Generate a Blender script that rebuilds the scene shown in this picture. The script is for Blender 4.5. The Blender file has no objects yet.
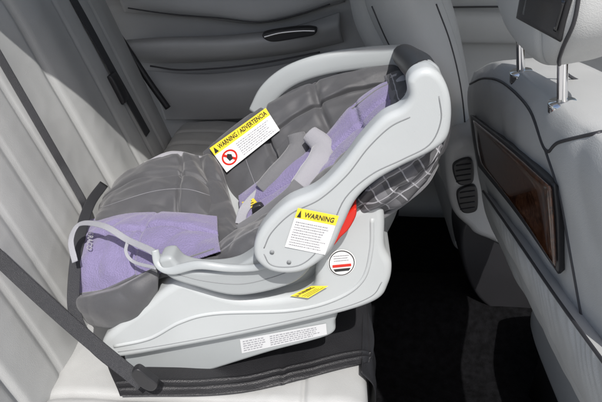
import bpy, bmesh, math, random
from mathutils import Vector, Euler, noise, Matrix
from mathutils.bvhtree import BVHTree
random.seed(3)
scene=bpy.context.scene
# ------------------------------------------------------------ survey set-up
C=Vector((0,-1.025,.87)); ROT=Euler((math.radians(60),0,math.radians(3))); R=ROT.to_matrix(); F=585.3
def ray(px,py): return R@Vector(((px-301)/F,-(py-201)/F,-1))
def Y(px,py,y):
    d=ray(px,py); return C+d*((y-C.y)/d.y)
def Zp(px,py,z):
    d=ray(px,py); return C+d*((z-C.z)/d.z)
def XL(px,py,x0,k):
    d=ray(px,py); return C+d*((x0-k*C.z-C.x)/(d.x+k*d.z))
def V3(p): return p.copy() if isinstance(p,Vector) else Y(*p)
# ------------------------------------------------------------ materials
def mat(name,col,rough=.5,bs=200,bd=.1,var=.08,vs=6,metal=0,coat=0,sheen=0,col2=None,bdist=.001,weave=0,spec=.5,dist=0):
    m=bpy.data.materials.new(name); m.use_nodes=True; nt=m.node_tree; N=nt.nodes; L=nt.links
    b=N['Principled BSDF']; tc=N.new('ShaderNodeNewGeometry')
    b.inputs['Roughness'].default_value=rough; b.inputs['Metallic'].default_value=metal
    b.inputs['Coat Weight'].default_value=coat; b.inputs['Sheen Weight'].default_value=sheen
    b.inputs['Specular IOR Level'].default_value=spec
    n1=N.new('ShaderNodeTexNoise'); n1.inputs['Scale'].default_value=vs; n1.inputs['Detail'].default_value=6; n1.inputs['Distortion'].default_value=dist
    L.new(tc.outputs['Position'],n1.inputs['Vector'])
    rp=N.new('ShaderNodeValToRGB'); rp.color_ramp.elements[0].position=.3; rp.color_ramp.elements[1].position=.7
    c2=col2 or tuple(c*(1+var) for c in col); c1=col if col2 else tuple(c*(1-var) for c in col)
    rp.color_ramp.elements[0].color=(*c1,1); rp.color_ramp.elements[1].color=(*c2,1)
    L.new(n1.outputs['Fac'],rp.inputs['Fac']); L.new(rp.outputs['Color'],b.inputs['Base Color'])
    mr=N.new('ShaderNodeMapRange'); mr.inputs['To Min'].default_value=max(0,rough-.08); mr.inputs['To Max'].default_value=min(1,rough+.08)
    L.new(n1.outputs['Fac'],mr.inputs['Value']); L.new(mr.outputs['Result'],b.inputs['Roughness'])
    if weave:
        n2=N.new('ShaderNodeTexVoronoi'); n2.inputs['Scale'].default_value=bs; out=n2.outputs['Distance']
    else:
        n2=N.new('ShaderNodeTexNoise'); n2.inputs['Scale'].default_value=bs; n2.inputs['Detail'].default_value=3; out=n2.outputs['Fac']
    L.new(tc.outputs['Position'],n2.inputs['Vector'])
    bp=N.new('ShaderNodeBump'); bp.inputs['Strength'].default_value=bd; bp.inputs['Distance'].default_value=bdist
    L.new(out,bp.inputs['Height']); L.new(bp.outputs['Normal'],b.inputs['Normal'])
    return m
M={}
M['leather']=mat('grey_leather',(.40,.407,.402),.42,700,.3,.07,weave=1,bdist=.0007)
M['leather_lower']=mat('door_vinyl',(.36,.365,.368),.46,700,.3,.06,weave=1,bdist=.0007)
M['piping']=mat('piping',(.03,.03,.034),.5)
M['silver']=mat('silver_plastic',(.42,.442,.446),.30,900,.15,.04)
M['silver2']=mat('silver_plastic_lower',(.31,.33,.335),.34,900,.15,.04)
M['grey']=mat('grey_polyester',(.064,.065,.070),.5,1100,.5,.14,sheen=.2,weave=1,bdist=.0006)
M['greymid']=mat('mid_grey_fabric',(.12,.122,.130),.7,1100,.5,.1,sheen=.3,weave=1)
M['purple_l']=mat('lavender_mesh_fabric',(.185,.160,.290),.8,330,1.0,.12,vs=9,sheen=.2,weave=1,bdist=.0012)
M['light']=mat('light_webbing',(.28,.285,.31),.7,900,.6,.06,weave=1)
M['padlight']=mat('light_grey_plush',(.27,.27,.295),.85,500,.8,.1,sheen=.4)
M['belt']=mat('belt_webbing',(.03,.031,.035),.6,900,.8,.15,weave=1)
M['carpet']=mat('black_carpet',(.004,.004,.0046),.97,350,.8,.6,vs=60,bdist=.004,spec=.08)
M['black']=mat('black_plastic',(.018,.018,.02),.42,700,.2,.1)
M['mat']=mat('black_rubberised',(.014,.014,.016),.5,500,.5,.2,weave=1)
M['wood']=mat('burl_walnut',(.008,.003,.002),.12,60,.02,vs=45,col2=(.11,.042,.018),coat=.8,dist=3)
M['chrome']=mat('chrome',(.8,.8,.8),.12,50,0,.02,metal=1)
M['white']=mat('label_white',(.76,.76,.75),.45,200,.03,.02)
M['offwhite']=mat('label_offwhite',(.55,.56,.57),.45,200,.03,.02)
M['yellow']=mat('label_yellow',(.80,.62,.04),.45,200,.03,.03)
M['ink']=mat('ink_black',(.02,.02,.02),.5,200,0,.02)
M['inkg']=mat('ink_grey',(.25,.25,.27),.5,200,0,.02)
M['seam']=mat('moulding_seam',(.20,.21,.215),.6,200,0,.02)
M['red']=mat('red_plastic',(.55,.02,.01),.35,200,.03,.04)
M['screen']=mat('screen_glass',(.012,.013,.016),.08,50,0,.05,coat=.5)
M['headliner']=mat('roof_lining',(.5,.5,.49),.9)
M['concrete']=mat('concrete_paving',(.42,.415,.40),.9,60,.4,.15,vs=3)
def plaid():
    m=mat('plaid_fabric',(.12,.12,.13),.7,1100,.4,.1,weave=1); nt=m.node_tree; N=nt.nodes; L=nt.links
    b=N['Principled BSDF']; geo=N.new('ShaderNodeNewGeometry'); sep=N.new('ShaderNodeSeparateXYZ')
    mp=N.new('ShaderNodeMapping'); mp.inputs['Rotation'].default_value=(0,math.radians(38),0)
    nz=N.new('ShaderNodeTexNoise'); nz.inputs['Scale'].default_value=18; L.new(geo.outputs['Position'],nz.inputs['Vector'])
    vm=N.new('ShaderNodeVectorMath'); vm.operation='MULTIPLY_ADD'; vm.inputs[1].default_value=(.016,.016,.016)
    L.new(nz.outputs['Color'],vm.inputs[0]); L.new(geo.outputs['Position'],vm.inputs[2])
    L.new(vm.outputs[0],mp.inputs['Vector']); L.new(mp.outputs['Vector'],sep.inputs[0])
    outs=[]
    for ax,fr,w in (('X',36,.08),('Z',52,.09),('X',18,.35),('Z',26,.35)):
        mu=N.new('ShaderNodeMath');mu.operation='MULTIPLY';mu.inputs[1].default_value=fr;L.new(sep.outputs[ax],mu.inputs[0])
        fr_=N.new('ShaderNodeMath');fr_.operation='FRACT';L.new(mu.outputs[0],fr_.inputs[0])
        lt=N.new('ShaderNodeMath');lt.operation='LESS_THAN';lt.inputs[1].default_value=w;L.new(fr_.outputs[0],lt.inputs[0])
        outs.append(lt.outputs[0])
    a=N.new('ShaderNodeMath');a.operation='MAXIMUM';L.new(outs[0],a.inputs[0]);L.new(outs[1],a.inputs[1])
    c=N.new('ShaderNodeMath');c.operation='ADD';L.new(outs[2],c.inputs[0]);L.new(outs[3],c.inputs[1])
    m1=N.new('ShaderNodeMixRGB');m1.inputs[1].default_value=(.08,.08,.085,1);m1.inputs[2].default_value=(.14,.14,.15,1);L.new(c.outputs[0],m1.inputs[0])
    m2=N.new('ShaderNodeMixRGB');m2.inputs[2].default_value=(.33,.33,.35,1);L.new(a.outputs[0],m2.inputs[0]);L.new(m1.outputs[0],m2.inputs[1])
    L.new(m2.outputs[0],b.inputs['Base Color']); return m
M['plaid']=plaid()
# ------------------------------------------------------------ builders
BV={}
def thing(name,loc,label,cat,group=None):
    e=bpy.data.objects.new(name,None); e.empty_display_size=.05; scene.collection.objects.link(e); e.location=loc
    e['label']=label; e['category']=cat
    if group: e['group']=group
    return e
def mk(name,par,m,verts,faces,flat=None,label=None):
    me=bpy.data.meshes.new(name); me.from_pydata([tuple(v) for v in verts],[],faces)
    bm=bmesh.new(); bm.from_mesh(me); bmesh.ops.remove_doubles(bm,verts=bm.verts,dist=1e-6)
    bmesh.ops.recalc_face_normals(bm,faces=bm.faces)
    for f in bm.faces:
        f.smooth=True
        if flat=='all' or (flat=='cap' and len(f.verts)>8): f.smooth=False
    if any(len(f.verts)>4 for f in bm.faces): bmesh.ops.triangulate(bm,faces=[f for f in bm.faces if len(f.verts)>4])
    bm.to_mesh(me)
    ob=bpy.data.objects.new(name,me); scene.collection.objects.link(ob); me.materials.append(M[m])
    BV[ob.name]=BVHTree.FromBMesh(bm); bm.free()
    if par is not None: ob.parent=par
    if label: ob['label']=label
    return ob
def cr(P,n,closed=False):
    k=len(P); out=[]; segs=k if closed else k-1
    cnt=n if closed else n-1
    for i in range(n):
        t=i*segs/cnt; s=min(int(t),segs-1); f=t-s
        if closed: a,b,c,d=P[(s-1)%k],P[s%k],P[(s+1)%k],P[(s+2)%k]
        else:
            b,c=P[s],P[s+1]; a=P[s-1] if s>0 else b*2-c; d=P[s+2] if s+2<k else c*2-b
        out.append(.5*((2*b)+(c-a)*f+(2*a-5*b+4*c-d)*f*f+(3*b-3*c+d-a)*f**3))
    return out
def ginterp(G,nu,nv):
    rows=[cr([V3(p) for p in r],nu) for r in G]
    cols=[cr([rows[j][i] for j in range(len(rows))],nv) for i in range(nu)]
    return [[cols[i][j] for i in range(nu)] for j in range(nv)]
def patch(name,par,m,G,nu=56,nv=36,thick=.02,puff=.012,pe=4,wr=.003,wf=14,fn=None,label=None,ref=None):
    P=ginterp(G,nu,nv); ref=ref or C; sg=0; NN=[]
    for j in range(nv):
        r=[]
        for i in range(nu):
            du=P[j][min(i+1,nu-1)]-P[j][max(i-1,0)]; dv=P[min(j+1,nv-1)][i]-P[max(j-1,0)][i]
            n=du.cross(dv); n=n.normalized() if n.length>1e-12 else Vector((0,-1,0)); r.append(n); sg+=n.dot((ref-P[j][i]))
        NN.append(r)
    s=1 if sg>0 else -1; top=[];bot=[]
    for j in range(nv):
        for i in range(nu):
            u=i/(nu-1);v=j/(nv-1); e=(1-abs(2*u-1)**pe)*(1-abs(2*v-1)**pe); n=NN[j][i]*s; p=P[j][i]
            q=Vector((p.x*wf,p.y*wf,p.z*wf))
            w=wr*(abs(noise.noise(q))*2.2-.5)+wr*.5*noise.noise(q*2.7)
            h=puff*e+w*min(1,e*4)+(fn(u,v) if fn else 0)
            top.append(p+n*h); bot.append(p-n*thick*(.15+.85*min(1,e*3)))
    n0=nu*nv; f=[]
    for j in range(nv-1):
        for i in range(nu-1):
            a=j*nu+i; f.append((a,a+1,a+nu+1,a+nu)); f.append((n0+a,n0+a+nu,n0+a+nu+1,n0+a+1))
    for i in range(nu-1):
        f.append((i,n0+i,n0+i+1,i+1)); a=(nv-1)*nu+i; f.append((a,a+1,n0+a+1,n0+a))
    for j in range(nv-1):
        a=j*nu; f.append((a,a+nu,n0+a+nu,n0+a)); a=j*nu+nu-1; f.append((a,n0+a,n0+a+nu,a+nu))
    return mk(name,par,m,top+bot,f,label=label)
def slab(name,par,m,pts,y0,y1,r=.01,n=110,label=None,smooth=True,rs=5):
    O=[Y(p[0],p[1],y0) for p in pts]
    O=cr(O,n,True) if smooth else O
    n=len(O); A=sum(O[i].x*O[(i+1)%n].z-O[(i+1)%n].x*O[i].z for i in range(n)); s=1 if A>0 else -1
    nor=[]
    for i in range(n):
        t=(O[(i+1)%n]-O[i-1]); nor.append(Vector((-t.z,0,t.x)).normalized()*s)
    rad=[]
    for i in range(n):
        m_=9
        for j in range(n):
            if j==i: continue
            w=O[j]-O[i]; dt=w.dot(nor[i])
            if dt>1e-5: m_=min(m_,w.length_squared/(2*dt))
        rad.append(min(1,.75*m_/r))
    for _ in range(4): rad=[min(rad[i],(rad[i-1]+rad[i]+rad[(i+1)%n])/3) for i in range(n)]
    rings=[]
    prof=[(r*(1-math.sin(a)),r*(1-math.cos(a))) for a in [math.pi/2*k/rs for k in range(rs+1)]]
    for ins,dy in prof: rings.append((ins,y0+dy))
    for ins,dy in reversed(prof): rings.append((ins,y1-dy))
    vs=[]
    for ins,y in rings:
        for i in range(n):
            p=O[i]+nor[i]*ins*rad[i]; vs.append(Vector((p.x,y,p.z)))
    f=[]
    for k in range(len(rings)-1):
        for i in range(n):
            f.append((k*n+i,k*n+(i+1)%n,(k+1)*n+(i+1)%n,(k+1)*n+i))
    f.append(tuple(range(n))); f.append(tuple(reversed(range((len(rings)-1)*n,len(rings)*n))))
    return mk(name,par,m,vs,f,flat='cap',label=label)
def sweep(name,par,m,pts,w,t,nrm=None,n=60,k=14,e=2.0,label=None,raw=False):
    P=cr([V3(p) for p in pts],n) if not raw else [V3(p) for p in pts]; n=len(P); vs=[];f=[]
    def val(a,i):
        if isinstance(a,(list,tuple)):
            x=i/(n-1)*(len(a)-1); s=min(int(x),len(a)-2); return a[s]+(a[s+1]-a[s])*(x-s)
        return a
    for i in range(n):
        T=(P[min(i+1,n-1)]-P[max(i-1,0)]).normalized()
        N0=(nrm if nrm is not None else (C-P[i])); S=T.cross(N0).normalized(); U=S.cross(T).normalized()
        for j in range(k):
            a=2*math.pi*j/k; ca,sa=math.cos(a),math.sin(a)
            x=math.copysign(abs(ca)**(2/e),ca); y=math.copysign(abs(sa)**(2/e),sa)
            vs.append(P[i]+S*x*val(w,i)+U*y*val(t,i))
    for i in range(n-1):
        for j in range(k): f.append((i*k+j,i*k+(j+1)%k,(i+1)*k+(j+1)%k,(i+1)*k+j))
    f.append(tuple(range(k))); f.append(tuple(range((n-1)*k,n*k)))
    return mk(name,par,m,vs,f,label=label)
def cushion(name,par,m,c,U,V,N,p=6,ns=44,fn=None,label=None,po=None):
    c=Vector(c);U=Vector(U);V=Vector(V);N=Vector(N); vs=[];f=[]
    T=[math.sin(math.pi/2*(2*i/ns-1)) for i in range(ns+1)]; nh=N.normalized()
    for sd in (1,-1):
        for b in T:
            for a in T:
                h=max(0,(1-abs(a)**p))**(1/p)*max(0,(1-abs(b)**p))**(1/p)
                aa,bb=a,b
                if po:
                    aa=a*(1-.5*abs(b)**po)**.5; bb=b*(1-.5*abs(a)**po)**.5
                q=c+U*aa+V*bb+N*h*sd
                if sd==1 and fn: q+=nh*fn(a,b)*min(1,h*1.5)
                vs.append(q)
    n1=ns+1
    for s in (0,1):
        o=s*n1*n1
        for j in range(ns):
            for i in range(ns):
                a=o+j*n1+i; f.append((a,a+1,a+n1+1,a+n1) if s==0 else (a,a+n1,a+n1+1,a+1))
    return mk(name,par,m,vs,f,label=label)
def on(ob,px,py,off=0,fb=-.2):
    d=ray(px,py); h=BV[ob.name].ray_cast(C,d)
    if h[0] is None: return Y(px,py,fb)
    return h[0]-d.normalized()*off
def line(name,par,m,ob,pts,r=.002,off=0,n=60,fb=-.2,label=None):
    Q=cr([Vector((p[0],p[1],0)) for p in pts],n)
    return sweep(name,par,m,[on(ob,q.x,q.y,off,fb) for q in Q],r,r,k=8,raw=True,label=label)
def label(name,par,ob,cs,items,base='white',lab=None,off=.0012,rnd=False,fb=-.2):
    TL,TR,BR,BL=[Vector((c[0],c[1])) for c in cs]
    p3=[on(ob,c[0],c[1],0,fb) for c in cs]
    bil=lambda u,v:(p3[3]*(1-u)+p3[2]*u)*(1-v)+(p3[0]*(1-u)+p3[1]*u)*v
    nn=(p3[2]-p3[3]).cross(p3[0]-p3[3]).normalized()
    if nn.dot(C-p3[0])<0: nn=-nn
    lift=0
    for a in range(9):
        for b in range(9):
            u,v=a/8,b/8; q=(BL*(1-u)+BR*u)*(1-v)+(TL*(1-u)+TR*u)*v
            lift=max(lift,(on(ob,q.x,q.y,0,fb)-bil(u,v)).dot(nn))
    lift=min(lift,.016)
    def mp(u,v,o): return bil(u,v)+nn*(lift+o)
    def sheet(nm,pa,m,u0,v0,u1,v1,o,nu=4,nv=4):
        vs=[mp(u0+(u1-u0)*i/nu,v0+(v1-v0)*j/nv,o) for j in range(nv+1) for i in range(nu+1)]
        f=[(j*(nu+1)+i,j*(nu+1)+i+1,(j+1)*(nu+1)+i+1,(j+1)*(nu+1)+i) for j in range(nv) for i in range(nu)]
        return vs,f
    def disc(u,v,ru,rv,o,n=28,ri=0):
        vs=[];f=[]
        for k in range(n):
            a=2*math.pi*k/n
            vs.append(mp(u+ru*math.cos(a),v+rv*math.sin(a),o)); vs.append(mp(u+ri*ru*math.cos(a),v+ri*rv*math.sin(a),o))
        for k in range(n):
            a=2*k;b=2*((k+1)%n); f.append((a,b,b+1,a+1))
        return vs,f
    if base is None: root=None
    else:
        if rnd: vs,f=disc(.5,.5,.5,.5,off)
        else: vs,f=sheet(name,par,base,0,0,1,1,off)
        root=mk(name,par,base,vs,f,label=lab)
    for it in items:
        k=it[0]
        if k=='band': _,m,u0,v0,u1,v1=it; vs,f=sheet('',0,0,u0,v0,u1,v1,off+.0004); nm='printed_band'
        elif k=='bars':
            _,m,u0,v0,u1,v1,nl=it; vs=[];f=[]; nm='fine_print'
            for l in range(nl):
                y=v1-(v1-v0)*(l+.5)/nl; x=u0; h=(v1-v0)/nl*.17
                xe=u1-(u1-u0)*random.random()*.2
                while x<xe:
                    w=(.012+.035*random.random()); w=min(w,xe-x)
                    a,b=sheet('',0,0,x,y-h,x+w,y+h,off+.0008,1,1); o=len(vs); vs+=a; f+=[tuple(i+o for i in q) for q in b]; x+=w+.010
        elif k=='disc': _,m,u,v,ru,rv,ri=it; vs,f=disc(u,v,ru,rv,off+.0008,ri=ri); nm='printed_ring'
        elif k=='poly': _,m,pp=it; vs=[mp(a,b,off+.0012) for a,b in pp]; f=[tuple(range(len(pp)))]; nm='printed_symbol'
        elif k=='text':
            _,m,s,u0,v0,u1,v1=it; cu=bpy.data.curves.new('t','FONT'); cu.body=s; cu.resolution_u=2; cu.offset=.014
            to=bpy.data.objects.new('t',cu); scene.collection.objects.link(to); me=bpy.data.meshes.new_from_object(to)
            xs=[v.co.x for v in me.vertices]; ys=[v.co.y for v in me.vertices]; a,b,c_,d=min(xs),max(xs),min(ys),max(ys)
            vs=[mp(u0+(u1-u0)*(v.co.x-a)/(b-a),v0+(v1-v0)*(v.co.y-c_)/(d-c_),off+.0014) for v in me.vertices]
            f=[tuple(p.vertices) for p in me.polygons]; bpy.data.objects.remove(to); bpy.data.meshes.remove(me); nm='lettering'
        mk(nm,root if root else par,m,vs,f,flat='all')
    return root
TRI=lambda u,v,w,h:[(u-w,v-h),(u+w,v-h),(u,v+h)]

# ============================================================ SETTING
def struct(name,m,vs,f,lb):
    o=mk(name,None,m,vs,f,flat='all'); o['kind']='structure'; o['label']=lb; return o
def boxv(x0,x1,y0,y1,z0,z1):
    v=[Vector((x,y,z)) for x in (x0,x1) for y in (y0,y1) for z in (z0,z1)]
    return v,[(0,1,3,2),(4,6,7,5),(0,4,5,1),(2,3,7,6),(0,2,6,4),(1,5,7,3)]
vs=[];f=[]; nx,ny=50,70
for j in range(ny+1):
    for i in range(nx+1):
        x=-.9+2.6*i/nx; y=-.62+1.7*j/ny
        z=-.36+.13/(1+math.exp((abs(y-.38)-.14)*45))+.004*noise.noise(Vector((x*9,y*9,0)))
        vs.append(Vector((x,y,z)))
for j in range(ny):
    for i in range(nx): a=j*(nx+1)+i; f.append((a,a+1,a+nx+2,a+nx+1))
o=mk('floor',None,'carpet',vs,f); o['kind']='structure'; o['label']='black carpeted car floor with raised tunnel'
struct('roof','headliner',*boxv(-1.3,1.6,-.12,1.15,1.02,1.06),'pale cloth lined car roof')  # out of view; added to shade the cabin, near edge placed to admit sun
struct('ground','concrete',*boxv(-8,8,-9,6,-.8,-.72),'pale concrete paving beside the car')  # never in frame; added to bounce sunlight up through the open door

# ============================================================ REAR SEAT
rs=thing('rear_seat',(-.2,.2,-.36),'light grey leather rear bench with vertical seams','car seat')
def g(x,c,w): return math.exp(-((x-c)/w)**2)
def ss(x,a,b):
    t=max(0,min(1,(x-a)/(b-a))); return t*t*(3-2*t)
def fnC(a,b):
    h=0; y=.22+b*.74
    for yc in (-.27,.40,.50,.60,.70,.80): h-=.007*g(y,yc,.008)
    h-=.006*g(a,.6,.016)
    return h+.01*a*a+.006*noise.noise(Vector((a*3,b*6,0)))-.0015*abs(noise.noise(Vector((a*9,b*22,3))))+.085*ss(y,.30,.55)
cushion('seat_cushion',rs,'leather',(-.225,.22,-.115),(.315,0,0),(0,.74,0),(0,0,.11),p=7,ns=230,fn=fnC)
mk('seat_plinth',rs,'black',*boxv(-.5,.03,-.5,.92,-.36,-.2))
nb=Vector((.944,0,.33)); vb=Vector((-.33,0,.944))
def fnB(a,b):
    y=.17+a*.69; h=.0
    for yc in (-.21,-.10,.01,.12,.50,.60,.70): h-=.0055*g(y,yc,.006)-.0022*g(y,yc+.05,.03)
    h-=.010*g(y,.30,.010)+.010*g(y,-.33,.009)
    h+=.026*g(y,-.43,.07)+.012*g(y,.38,.07)
    h+=.004*noise.noise(Vector((y*4,b*1.5,1)))-.0012*abs(noise.noise(Vector((y*13,b*7,5))))
    return h
bk=cushion('backrest',rs,'leather',Vector((-.625,.17,.3))-nb*.08,(0,.69,0),vb*.37,nb*.08,p=7,ns=260,fn=fnB)
mk('rear_shelf',rs,'black',*boxv(-1.2,-.82,-.5,.95,.5,.58))
# ============================================================ FAR REAR DOOR
dr=thing('car_door',(-.4,.95,-.3),'grey rear car door trim with armrest and dark pull handle','car door')
lv=[(.75,1.0),(.62,.985),(.52,.975),(.46,.972),(.42,.978),(.30,.985),(.2,.985),(.1,.98),(0,.985),(-.2,.985),(-.36,.985)]
patch('door_panel',dr,'leather_lower',[[Vector((x,y,z)) for x in (-1.1,-.7,-.3,.0,.24)] for z,y in lv],thick=.04,puff=0,wr=0,nu=40,nv=90)
patch('armrest',dr,'leather_lower',[[(120,40,.93),(170,37,.93),(230,35,.93),(290,27,.94),(340,12,.95)],
   [(120,45,.87),(170,43,.865),(230,42,.865),(290,36,.88),(340,24,.92)],
   [(122,56,.88),(172,56,.88),(232,54,.88),(292,47,.90),(342,36,.94)],
   [(124,62,.95),(174,63,.955),(234,60,.955),(294,53,.96),(344,42,.965)]],thick=.03,puff=.004,wr=0,nu=70,nv=40)
patch('upper_trim',dr,'leather_lower',[[(110,-20,.94),(200,-18,.94),(270,-16,.94),(345,-16,.95)],[(120,2,.925),(200,8,.92),(265,14,.92),(345,-4,.94)],[(124,12,.95),(200,18,.95),(265,23,.95),(345,2,.96)]],thick=.03,puff=.006,wr=0,nu=70,nv=30)
patch('map_pocket',dr,'leather_lower',[[(145,70,.955),(200,74,.945),(260,68,.945),(335,54,.95)],[(155,92,.92),(210,92,.905),(270,86,.905),(338,74,.93)],[(165,120,.95),(220,120,.94),(280,116,.94),(340,105,.95)]],thick=.03,puff=.006,wr=0,nu=70,nv=40)
h=slab('door_handle',dr,'black',[(262,36),(270,32),(300,28),(316,29),(314,35),(300,38),(272,42)],.862,.90,.005)
sweep('handle_trim',h,'chrome',[(264,37,.858),(280,33,.858),(300,31,.858),(315,31,.858)],.003,.003)
sweep('door_seam',dr,'piping',[(128,8,.912),(170,14,.912),(220,18,.912),(262,22,.915),(300,14,.92),(330,4,.925)],.0022,.002)
sweep('door_seam',dr,'piping',[(150,66,.93),(185,70,.93),(250,65,.93),(320,52,.935)],.003,.002)
sweep('door_seal',dr,'black',[(84,-18,.86),(100,8,.86),(125,45,.86),(148,80,.86),(168,108,.86)],.011,.010)
df=thing('car_door',(.9,.98,-.3),'light grey front car door trim beyond the seats','car door')
patch('door_panel',df,'leather',[[Vector((x,y,z)) for x in (.26,.6,1.1,1.6)] for z,y in [(.8,1.03),(.5,1.0),(.44,.95),(.36,.95),(.3,1.0),(0,1.0),(-.36,1.0)]],thick=.04,puff=0,wr=0)
sweep('door_seam',df,'piping',[Vector((.3,.975,.46)),Vector((.7,.965,.47)),Vector((1.2,.965,.48))],.003,.003)
pl=thing('door_pillar',(.25,1.0,-.3),'dark grey pillar trim between the two doors','car pillar')
cushion('pillar_trim',pl,'black',(.25,1.0,.2),(.035,0,0),(0,0,.6),(0,-.03,0),p=4,ns=24)
# ============================================================ FAR FRONT SEAT
fs=thing('front_seat',(.35,.75,-.36),'light grey leather front seat leaning back, far side','car seat','front seats of the car')
b2=slab('backrest',fs,'leather',[(346,-30),(350,5),(358,38),(380,80),(405,125),(430,165),(450,196),(470,190),(479,150),(476,100),(468,50),(458,10),(440,-30),(390,-50)],.46,.98,.10,rs=12)
# plump near-side bolster with curved piped edges
bo=patch('side_bolster',fs,'leather',[[(362,-30,.47),(366,5,.47),(384,45,.47),(412,88,.47),(440,132,.46),(458,175,.45)],
   [(392,-34,.41),(402,0,.41),(418,42,.41),(438,84,.41),(454,128,.41),(463,172,.42)],
   [(430,-34,.46),(442,0,.46),(456,40,.46),(466,82,.46),(470,126,.45),(470,168,.45)]],nu=90,nv=50,thick=.04,puff=.025,pe=3,wr=.002,wf=8)
line('piping',fs,'piping',bo,[(372,6),(390,46),(417,88),(443,132),(458,164)],.0024,0)
line('piping',fs,'piping',bo,[(436,4),(450,42),(460,84),(465,126),(466,158)],.0024,0)
cushion('headrest',fs,'leather',Y(388,-30,.72)+Vector((0,0,.085)),(.075,0,0),(0,.14,0),(0,0,.11),p=3.5,ns=30)
cushion('seat_cushion',fs,'leather',(.68,.76,-.1),(.28,0,.03),(0,.25,0),(0,0,.1),p=5,ns=30)
# ============================================================ NEAR FRONT SEAT
XF=.41;K=.2
ns_=thing('front_seat',(.5,-.1,-.36),'light grey leather front seat back with walnut tray and map pocket','car seat','front seats of the car')
def S(px,py,o=0): return XL(px,py,XF-o,K)
G=[[(474,72),(497,62),(535,84),(575,116),(640,170)],[(468,95),(495,105),(535,140),(575,175),(650,240)],[(473,135),(500,165),(537,205),(575,250),(655,340)],
   [(480,178),(508,220),(540,270),(577,325),(660,440)],[(487,214),(513,268),(545,330),(582,402),(665,540)]]
nbk=patch('backrest',ns_,'leather',[[S(*p) for p in r] for r in G],nu=90,nv=90,thick=.11,puff=.022,pe=7,wr=.003,wf=8)
cushion('seat_cushion',ns_,'leather',(.8,-.12,-.08),(.28,0,.03),(0,.26,0),(0,0,.1),p=5,ns=30)
mk('seat_plinth',ns_,'black',*boxv(.55,1.0,-.3,.1,-.36,-.16))
def tray(name,m,px,t,o,par):
    return patch(name,par,m,[[S(p[0],p[1],o) for p in r] for r in px],nu=40,nv=24,thick=t,puff=.003,pe=14,wr=0)
tp=tray('tray_frame','black',[[(470,115),(507,143),(553,184)],[(473,141),(510,178),(557,226)],[(478,166),(514,211),(558,274)]],.02,.031,ns_)
tray('folding_tray','wood',[[(473,120),(507,148),(550,187)],[(476,142),(511,178),(553,226)],[(480,163),(515,207),(555,268)]],.006,.037,ns_)
line('piping',ns_,'piping',nbk,[(470,84),(485,78),(505,84),(530,110),(546,150),(560,142),(602,132)],.0024)
line('piping',ns_,'piping',nbk,[(546,150),(560,195),(572,260),(585,330),(600,385)],.0024)
pk=patch('map_pocket',ns_,'leather',[[S(483,190,.029),S(515,236,.036),S(556,296,.037),S(625,392,.036)],[S(487,204,.031),S(520,262,.038),S(566,342,.039),S(632,450,.038)],[S(491,217,.022),S(521,273,.028),S(573,380,.030),S(640,500,.03)]],nu=200,nv=50,thick=.02,puff=.004,wr=.002,wf=10,
  fn=lambda u,v:.0012*math.sin(u*150+3*math.sin(u*23))*math.exp(-v/.25)*min(1,v/.08))
sweep('pocket_hem',ns_,'piping',[S(483,191,.031),S(515,237,.040),S(556,297,.041),S(610,371,.040)],.0022,.002)
hv=Vector((-.2,0,.98)); hn=Vector((-.98,0,-.2))
hr=cushion('headrest',ns_,'leather',(.268,-.245,.768),(0,.165,0),hv*.115,hn*.05,p=4,ns=60,po=3,fn=lambda a,b:-.006*g(abs(a),.62,.03))
for (a,b) in ((521,78),(562,110)):
    p0=S(a,b,-.005)
    sweep('headrest_post',ns_,'chrome',[p0-hv*.02,p0+hv*.04,p0+hv*.10],.0065,.0065,n=12,nrm=Vector((-1,0,0)))
    sweep('post_collar',ns_,'chrome',[p0-hv*.006,p0+hv*.012],.017,.017,n=4,nrm=Vector((-1,0,0)))
sw=patch('screen_surround',ns_,'black',[[on(hr,522,-16,.004),on(hr,545,-9,.004),on(hr,572,-3,.004)],[on(hr,516,18,.006),on(hr,536,29,.006),on(hr,560,42,.006)]],nu=20,nv=14,thick=.008,puff=.003,pe=8,wr=0)
patch('screen',sw,'screen',[[on(sw,528,-10,.003),on(sw,565,1,.003)],[on(sw,522,14,.003),on(sw,556,32,.003)]],nu=8,nv=8,thick=.001,puff=0,wr=0)
line('piping',ns_,'piping',hr,[(580,-10),(574,22),(562,50),(560,66),(577,80),(602,84)],.0022)
# ============================================================ CENTRE CONSOLE
cc=thing('center_console',(.5,.38,-.36),'grey centre console end with twin black air vents','car console')
slab('console_body',cc,'leather_lower',[(446,158),(456,143),(478,138),(560,140),(560,260),(486,240),(468,228),(452,208)],.30,.47,.02)
slab('console_base',cc,'black',[(466,222),(560,225),(560,330),(480,300)],.31,.46,.01)
for (a,b,c,d) in ((453,163,472,184),(457,190,476,212)):
    v=slab('air_vent',cc,'black',[(a,b+6),(a+5,b-1),(c,b-3),(c+2,d-5),(c-3,d+1),(a+5,d)],.288,.31,.004)
    for k in range(4):
        yy=b+2+k*(d-b-3)/3.4
        sweep('vent_slat',v,'piping',[(a+3,yy+1,.286),(c-1,yy-1,.286)],.0012,.002,n=4,k=8)
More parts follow.
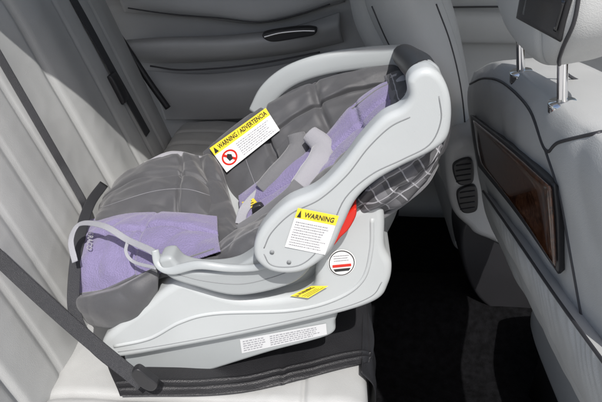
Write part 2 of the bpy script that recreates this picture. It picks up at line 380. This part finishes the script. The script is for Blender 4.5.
# ============================================================ SEAT PROTECTOR
mt=thing('seat_protector',(-.15,-.1,0),'black rubbery seat protector mat under the infant seat','seat protector')
patch('mat_sheet',mt,'mat',[[Zp(120,300,.012),Zp(240,285,.012),Zp(350,285,.012),Zp(366,300,.005)],
  [Zp(105,350,.012),Zp(240,345,.012),Zp(345,325,.012),Zp(374,335,-.01)],
  [Zp(120,396,.012),Zp(240,392,.012),Zp(350,366,.010),Zp(372,362,-.015)]],thick=.006,puff=.004,pe=12,wr=.002,wf=8,nu=160,nv=120,ref=Vector((0,0,3)),
  fn=lambda u,v:.0025*g(v,.86,.012)+.0025*g(v,.93,.012)+.003*g(u,.9,.012)-.003*g(u,.45,.008))
patch('front_flap',mt,'mat',[[Vector((.075,-.2,.01)),Vector((.085,.0,.01)),Vector((.085,.2,.01))],[Vector((.105,-.2,-.04)),Vector((.105,0,-.04)),Vector((.105,.2,-.04))],[Vector((.108,-.2,-.16)),Vector((.108,0,-.16)),Vector((.108,.2,-.16))]],thick=.005,puff=.003,wr=.003,ref=Vector((3,0,0)))
# ============================================================ INFANT SEAT
ic=thing('infant_car_seat',(-.15,.02,.01),'rear-facing infant car seat, silver shell with grey and purple padding','infant car seat')
NR,FR=-.2,.24
ST=[((84,302),(112,196),.0),((120,284),(140,172),.02),((165,264),(200,160),.06),((215,256),(232,136),.12),((262,240),(268,112),.15),((300,212),(308,95),.16),((342,175),(350,78),.14),((378,138),(385,68),.09),((400,112),(404,66),.03)]
def tub(extra,out,lift):
    G=[]
    for lat in (0,.08,.28,.5,.72,.92,1):
        row=[]
        for (n_,f_,d) in ST:
            a=Y(n_[0],n_[1],NR-out); b=Y(f_[0],f_[1],FR+out); p=a.lerp(b,lat)
            e=1-abs(2*lat-1)**3.0
            p=p+Vector((.05*e*(d/.15),0,-(d+extra)*e-lift)); row.append(p)
        G.append(row)
    return G
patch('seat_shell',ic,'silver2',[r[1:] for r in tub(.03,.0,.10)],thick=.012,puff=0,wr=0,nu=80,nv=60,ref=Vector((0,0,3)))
pad=patch('seat_pad',ic,'grey',tub(0,0,0),thick=.02,puff=.008,wr=.003,wf=11,nu=110,nv=80,ref=Vector((-.1,0,3)))
# base
base=slab('base',ic,'silver',[(101,344),(112,331),(140,310),(165,290),(182,283),(205,291),(240,300),(285,298),(312,290),(316,266),(324,238),(345,216),(372,206),(384,214),(385,248),(392,266),(389,286),(376,303),(330,318),(240,338),(165,352),(122,359),(105,355)],-.235,.265,.013,rs=7,n=180)
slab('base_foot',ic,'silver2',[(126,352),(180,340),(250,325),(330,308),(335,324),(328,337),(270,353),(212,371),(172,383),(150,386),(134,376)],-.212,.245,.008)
line('base_seam',ic,'seam',base,[(118,352),(165,345),(240,331),(330,311),(370,297),(382,282)],.0008)
line('base_ridge',ic,'silver',base,[(114,346),(150,338),(180,322),(215,313),(290,310),(335,299),(362,280),(371,250),(372,218)],.004,-.0015)
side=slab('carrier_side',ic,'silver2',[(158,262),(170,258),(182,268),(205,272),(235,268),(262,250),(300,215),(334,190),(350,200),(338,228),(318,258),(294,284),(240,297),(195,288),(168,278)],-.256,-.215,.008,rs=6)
line('side_seam',ic,'seam',side,[(176,274),(205,281),(240,284),(270,278),(298,268)],.0008)
sweep('belt_guide',ic,'silver2',[(155,250,-.24),(159,264,-.25),(172,270,-.257),(198,265,-.260),(228,268,-.262),(252,268,-.264),(270,264,-.270)],[.006,.008,.008,.007,.006,.006],.003)
# handle
hd=slab('handle',ic,'silver',[(256,262),(254,245),(264,226),(286,205),(316,191),(340,168),(361,141),(382,119),(401,109),(409,98),(408,82),(416,72),(430,69),(443,78),(451,98),(452,122),(447,141),(431,154),(402,168),(376,183),(356,202),(343,228),(329,255),(303,273),(274,274)],-.296,-.258,.010,rs=8,n=170)
sweep('far_handle_arm',ic,'silver2',[(258,114,.25),(270,92,.25),(292,75,.25),(325,64,.25),(365,58,.25),(395,56,.245),(406,57,.22)],.024,.008,e=2.6,nrm=Vector((0,-1,0.2)))
sweep('handle_corner',hd,'silver',[(431,92,-.268),(429,84,-.255),(425,77,-.235),(422,73,-.2)],[.014,.019,.022,.022],.018)
grip=sweep('grip',hd,'black',[(424,75,-.215),(418,67,-.1),(411,61,.03),(405,56,.16),(402,55,.23)],[.021,.025,.025,.024,.022],.021)
line('handle_seam',hd,'seam',hd,[(264,254),(270,264),(284,267),(302,264),(318,250),(332,226),(346,197),(372,174),(403,159),(430,144),(441,120),(439,96)],.0009)
line('handle_seam',hd,'seam',hd,[(264,248),(272,232),(292,213),(320,199),(347,175),(368,148),(390,127),(410,117)],.0009)
for (a,b) in ((272,252),(289,262)):
    p=on(hd,a,b,0)
    sweep('rivet',hd,'seam',[p+Vector((0,.002,0)),p+Vector((0,-.0015,0))],.0035,.0035,n=3,nrm=Vector((0,0,1)))
slab('release_lever',ic,'red',[(330,242),(338,226),(349,212),(356,209),(356,217),(349,230),(341,238),(334,246)],-.280,-.24,.004,n=50)
# canopy
patch('canopy',ic,'plaid',[[(352,206,-.23),(374,182,-.235),(402,164,-.235),(430,150,-.23),(443,138,-.2)],
   [(357,216,-.225),(380,199,-.238),(405,182,-.238),(428,166,-.228),(440,152,-.19)],
   [(362,227,-.2),(386,213,-.2),(406,199,-.2),(426,182,-.19),(436,166,-.15)]],thick=.012,puff=.005,wr=.005,wf=18,nu=110,nv=60,
   fn=lambda u,v:.003*math.sin(v*16+u*3))
sweep('canopy_edge',ic,'greymid',[(350,219,-.225),(355,226,-.224),(364,228,-.21),(387,214,-.21),(407,200,-.21),(426,183,-.20),(437,164,-.16)],.004,.004)
patch('canopy_back',ic,'greymid',[[(408,70,.22),(418,74,0),(436,96,-.2)],[(420,90,.22),(434,110,0),(446,128,-.2)],[(412,130,.2),(430,150,.02),(438,160,-.17)]],thick=.01,puff=.01,wr=.003)
patch('canopy_lining',ic,'plaid',[[(384,76,.15),(400,70,.12),(413,78,.05)],[(390,100,.045),(403,98,-.005),(416,98,-.055)],[(390,130,-.09),(402,126,-.13),(413,118,-.16)]],thick=.008,puff=.010,wr=.004)
# padding: soft folds
def fold(u,v,k=1,a=.004,f1=5,f2=14):
    n_=noise.noise(Vector((u*f1+v*2.5*k,v*f2-u*3*k,k*3.1)))
    return a*(.6-math.sqrt(n_*n_+.012)*2.0)
far=patch('far_side_padding',ic,'grey',[[(203,152,.24),(232,127,.25),(265,104,.25),(300,87,.25),(350,71,.25),(398,63,.24)],
  [(206,182,.19),(236,165,.19),(270,145,.19),(310,118,.2),(355,98,.2),(402,84,.2)],
  [(215,228,.09),(246,208,.07),(282,182,.09),(322,152,.11),(368,126,.13),(406,108,.14)]],thick=.03,puff=.027,wr=.005,wf=12,nu=140,nv=90,
  fn=lambda u,v:-.018*g(u,.40+.03*v,.012)-.015*g(u,.66,.014)-.012*g(v,.45,.025)*ss(u,.38,.44)+fold(u,v,1,.005,4,4)*ss(u,.36,.42))
pi=patch('purple_insert',ic,'purple_l',[[(238,196,.06),(276,168,.07),(318,142,.08),(350,106,.11),(380,84,.12),(398,80,.12)],
  [(240,214,.0),(282,194,.0),(326,170,.01),(364,134,.03),(390,108,.04),(404,98,.04)],
  [(244,238,-.10),(288,220,-.10),(330,194,-.1),(374,156,-.1),(396,132,-.08),(408,120,-.06)]],thick=.02,puff=.026,pe=3,wr=.004,wf=12,nu=130,nv=80,
  fn=lambda u,v:-.009*g(v,.5,.035)-.007*g(u,.62,.018))
line('piping',ic,'greymid',pi,[(352,109),(380,88),(397,84),(400,98),(404,116)],.0018,0)
fp=patch('foot_padding',ic,'grey',[[(110,190,.24),(148,164,.25),(178,156,.25),(206,156,.24)],
  [(100,205,.14),(150,188,.13),(185,184,.12),(214,188,.1)],
  [(94,224,.02),(148,222,.01),(184,223,-.01),(222,232,-.05)]],thick=.03,puff=.034,wr=.005,wf=12,nu=130,nv=100,fn=lambda u,v:-.010*g(v,.45+.1*u,.025)-.008*g(u,.72-.1*v,.018)+fold(u,v,1.2,.005,3,5))
patch('well_padding',ic,'grey',[[(200,158,.2),(210,154,.2),(222,166,.17)],[(204,188,.11),(218,192,.09),(232,204,.05)],[(196,214,.03),(222,224,-.03),(242,232,-.07)],[(208,252,-.15),(226,254,-.15),(246,248,-.15)]],thick=.03,puff=.018,wr=.005,nu=70,nv=90,fn=lambda u,v:fold(u,v,1,.003,2,6))
patch('fleece_collar',ic,'padlight',[[(144,162,.22),(172,151,.23),(204,157,.22)],[(149,171,.185),(174,167,.185),(204,169,.175)]],thick=.01,puff=.008,wr=.002,nu=40,nv=14)
lc=patch('lavender_cover',ic,'purple_l',[[(90,219,.06),(130,213,.03),(175,212,.01),(217,216,-.03)],
  [(75,250,-.08),(116,246,-.10),(162,240,-.11),(218,236,-.13)],
  [(76,302,-.185),(112,294,-.2),(150,275,-.205),(220,250,-.205)]],thick=.02,puff=.024,pe=2.6,wr=.005,wf=14,nu=110,nv=90,fn=lambda u,v:-.010*g(v,.42,.025)-.006*g(u,.55,.018))
patch('foot_roll',ic,'grey',[[(76,296,-.19),(115,287,-.212),(157,266,-.215)],[(78,310,-.205),(118,303,-.225),(158,284,-.225)],[(94,328,-.19),(125,324,-.2),(158,306,-.2)]],thick=.02,puff=.022,wr=.005,nu=80,nv=40)
nsd=patch('near_side_padding',ic,'grey',[[(214,250,-.16),(240,230,-.12),(274,214,-.12),(310,192,-.13),(342,160,-.14),(384,122,-.14)],
  [(217,257,-.2),(246,243,-.2),(280,225,-.2),(312,200,-.2),(346,170,-.2),(390,134,-.19)],
  [(222,268,-.21),(252,262,-.215),(284,242,-.215),(316,218,-.215),(352,186,-.215),(396,148,-.2)]],thick=.02,puff=.014,wr=.006,wf=15,nu=130,nv=50,fn=lambda u,v:fold(u,v,1,.003,9,2))
line('piping',ic,'greymid',nsd,[(220,252),(244,235),(276,219),(311,197),(343,166)],.0018,0)
line('piping',ic,'greymid',lc,[(80,294),(112,288),(150,271),(214,249)],.0018,0)
line('stitching',fp,'inkg',fp,[(100,208),(150,192),(185,189),(212,196)],.0005,.0003)
line('stitching',far,'inkg',far,[(238,132),(246,160),(258,192)],.0005,.0003)
label('printed_name',lc,lc,[(97,238),(95,256),(88,255),(90,237)],[('text','padlight','GRACO',.0,.1,1,.9)],base=None,off=.002,fb=-.08)
# harness
sweep('harness_pad',ic,'padlight',[(310,134,.06),(322,146,.035),(320,160,.0),(310,174,-.03),(298,188,-.06)],[.018,.023,.024,.023,.018],.013,e=2.3)
sweep('harness_pad',ic,'greymid',[(296,134,.09),(299,147,.075),(291,161,.055),(277,175,.035),(262,190,.02)],[.018,.022,.023,.022,.018],.013,e=2.3)
sweep('harness_strap',ic,'light',[(262,190,.03),(250,202,.0),(243,212,-.02),(240,224,-.05)],.010,.002,e=4)
sweep('harness_strap',ic,'greymid',[(240,232,-.09),(264,216,-.08),(290,196,-.08),(300,184,-.07)],.015,.004,e=4)
slab('harness_buckle',ic,'black',[(252,208),(260,205),(264,211),(259,216),(253,216)],-.06,-.045,.004,n=40)
sweep('adjuster_strap',ic,'light',[(75,262,-.165),(71,240,-.13),(80,224,-.10),(104,226,-.145),(128,240,-.18),(150,250,-.22),(160,258,-.245)],.006,.001,e=4,nrm=Vector((-.3,-.3,.9)))
sweep('adjuster_strap',ic,'light',[(128,240,-.18),(126,252,-.2),(134,262,-.215),(156,268,-.25)],.003,.001,e=4)
# labels
label('warning_label',ic,far,[(212,150),(268,110),(282,132),(229,174)],[('band','yellow',0,.68,1,1),('poly','ink',TRI(.06,.83,.035,.11)),
  ('text','ink','WARNING / ADVERTENCIA',.12,.75,.97,.93),('disc','red',.17,.33,.125,.26,.78),('poly','red',[(.09,.49),(.12,.54),(.255,.17),(.225,.12)]),
  ('poly','ink',[(.14,.22),(.2,.22),(.22,.37),(.17,.47),(.13,.37)]),('bars','inkg',.36,.06,.96,.60,7)],lab='white and yellow warning label with red prohibition symbol',fb=.15)
label('warning_label',ic,hd,[(298,207),(339,215),(325,254),(285,246)],[('band','yellow',0,.76,1,1),('poly','ink',TRI(.09,.88,.05,.09)),('text','ink','WARNING',.2,.82,.92,.94),
  ('bars','inkg',.06,.06,.94,.70,10)],lab='white label with yellow warning header',fb=-.296)
label('yellow_label',ic,base,[(292,294),(313,284),(330,284),(310,296)],[('poly','ink',TRI(.1,.75,.05,.15)),('text','ink','WARNING',.2,.62,.9,.9),('bars','ink',.08,.08,.92,.5,3)],base='yellow',lab='small yellow warning label',fb=-.235)
label('round_label',ic,base,[(327,250),(355,248),(356,274),(329,277)],[('disc','ink',.5,.5,.47,.47,.93),('bars','inkg',.22,.55,.78,.82,3),('poly','red',[(.16,.36),(.84,.36),(.84,.46),(.16,.46)]),('poly','ink',[(.25,.2),(.75,.2),(.82,.3),(.18,.3)])],rnd=True,lab='round white label with red and black print',fb=-.235)
bf=[o for o in ic.children if o.name.startswith('base_foot')][0]
label('base_label',ic,bf,[(240,339),(326,323),(327,334),(242,353)],[('bars','inkg',.03,.1,.30,.9,5),('bars','inkg',.35,.1,.97,.9,5)],base='offwhite',lab='white printed label on the base',fb=-.212)
label('yellow_label',ic,pi,[(244,202),(256,198),(261,204),(249,210)],[('bars','ink',.1,.1,.9,.9,3)],base='yellow',lab='tiny yellow tag on the padding',fb=0)
# ============================================================ BELTS
sb=thing('seat_belt',(-.5,-.2,.02),'dark webbing seat belt threaded beside the infant seat','seat belt','seat belts')
P0=on(bk,-16,244,.03); P1=Y(143,384,-.30)
sweep('strap',sb,'belt',[P0.lerp(P1,t)+Vector((0,0,-.012*math.sin(math.pi*t))) for t in (0,.25,.5,.75,1)],.0135,.0011,e=4,nrm=Vector((.6,-.5,.6)),n=60)
sweep('strap',sb,'belt',[(104,184,.2),(90,204,.08),(80,236,-.06),(74,280,-.17),(76,318,-.23),(96,348,-.26),(142,384,-.285)],.011,.0012,e=4)
sweep('strap',sb,'belt',[on(bk,-10+11*i,40+19*i,.010) for i in range(8)]+[(82,200,.12),(86,216,.06)],.009,.0012,e=4,nrm=Vector((.7,-.6,.3)))
slab('buckle',sb,'black',[(131,374),(138,370),(150,379),(157,385),(154,391),(147,391),(136,384)],-.312,-.296,.003,n=40)
sb2=thing('seat_belt',(-.6,.6,.05),'dark webbing seat belt hanging over the grey backrest','seat belt','seat belts')
sweep('strap',sb2,'belt',[on(bk,62,-20,.006),on(bk,85,20,.006),on(bk,110,66,.008),on(bk,132,105,.010),on(bk,148,134,.012)],.022,.0015,e=4,nrm=nb)
q=on(bk,118,88,.02); cushion('buckle',sb2,'black',q,(.0,.022,0),vb*.045,nb*.012,p=4,ns=20)
# ============================================================ finish: origins
bpy.context.view_layer.update()
for o in list(scene.objects):
    if o.type=='MESH':
        me=o.data; xs=[v.co for v in me.vertices]
        c=Vector([(min(v[k] for v in xs)+max(v[k] for v in xs))/2 for k in range(3)])
        me.transform(Matrix.Translation(-c)); o['_c']=tuple(c)
for o in scene.objects:
    if o.type=='MESH':
        c=Vector(o['_c']); p=o.parent
        if p is None: o.location=c
        elif p.type=='EMPTY': o.location=c-p.location
        else: o.location=c-Vector(p['_c'])
for o in scene.objects:
    if '_c' in o: del o['_c']
# ============================================================ light & camera
w=bpy.data.worlds.new('World'); scene.world=w; w.use_nodes=True; nt=w.node_tree
sk=nt.nodes.new('ShaderNodeTexSky'); sk.sky_type='NISHITA'; sk.sun_disc=False
sk.dust_density=3; sk.ozone_density=.8
d=Vector((-.13,.58,-.80)); d.normalize()
sk.sun_elevation=math.asin(-d.z); sk.sun_rotation=math.atan2(-d.x,-d.y)
nt.links.new(sk.outputs[0],nt.nodes['Background'].inputs['Color']); nt.nodes['Background'].inputs['Strength'].default_value=.145
sl=bpy.data.lights.new('sun','SUN'); sl.energy=4.7; sl.angle=math.radians(.6); sl.color=(1,.97,.94)
so=bpy.data.objects.new('sun',sl); scene.collection.objects.link(so); so.rotation_euler=d.to_track_quat('-Z','Y').to_euler(); so.location=(.3,-2,2)
cd=bpy.data.cameras.new('camera'); co=bpy.data.objects.new('camera',cd); scene.collection.objects.link(co)
co.location=C; co.rotation_euler=ROT; cd.lens=35; cd.sensor_width=36; cd.clip_start=.02; cd.clip_end=100
scene.camera=co
scene.view_settings.view_transform='Standard'; scene.view_settings.look='None'; scene.view_settings.exposure=0
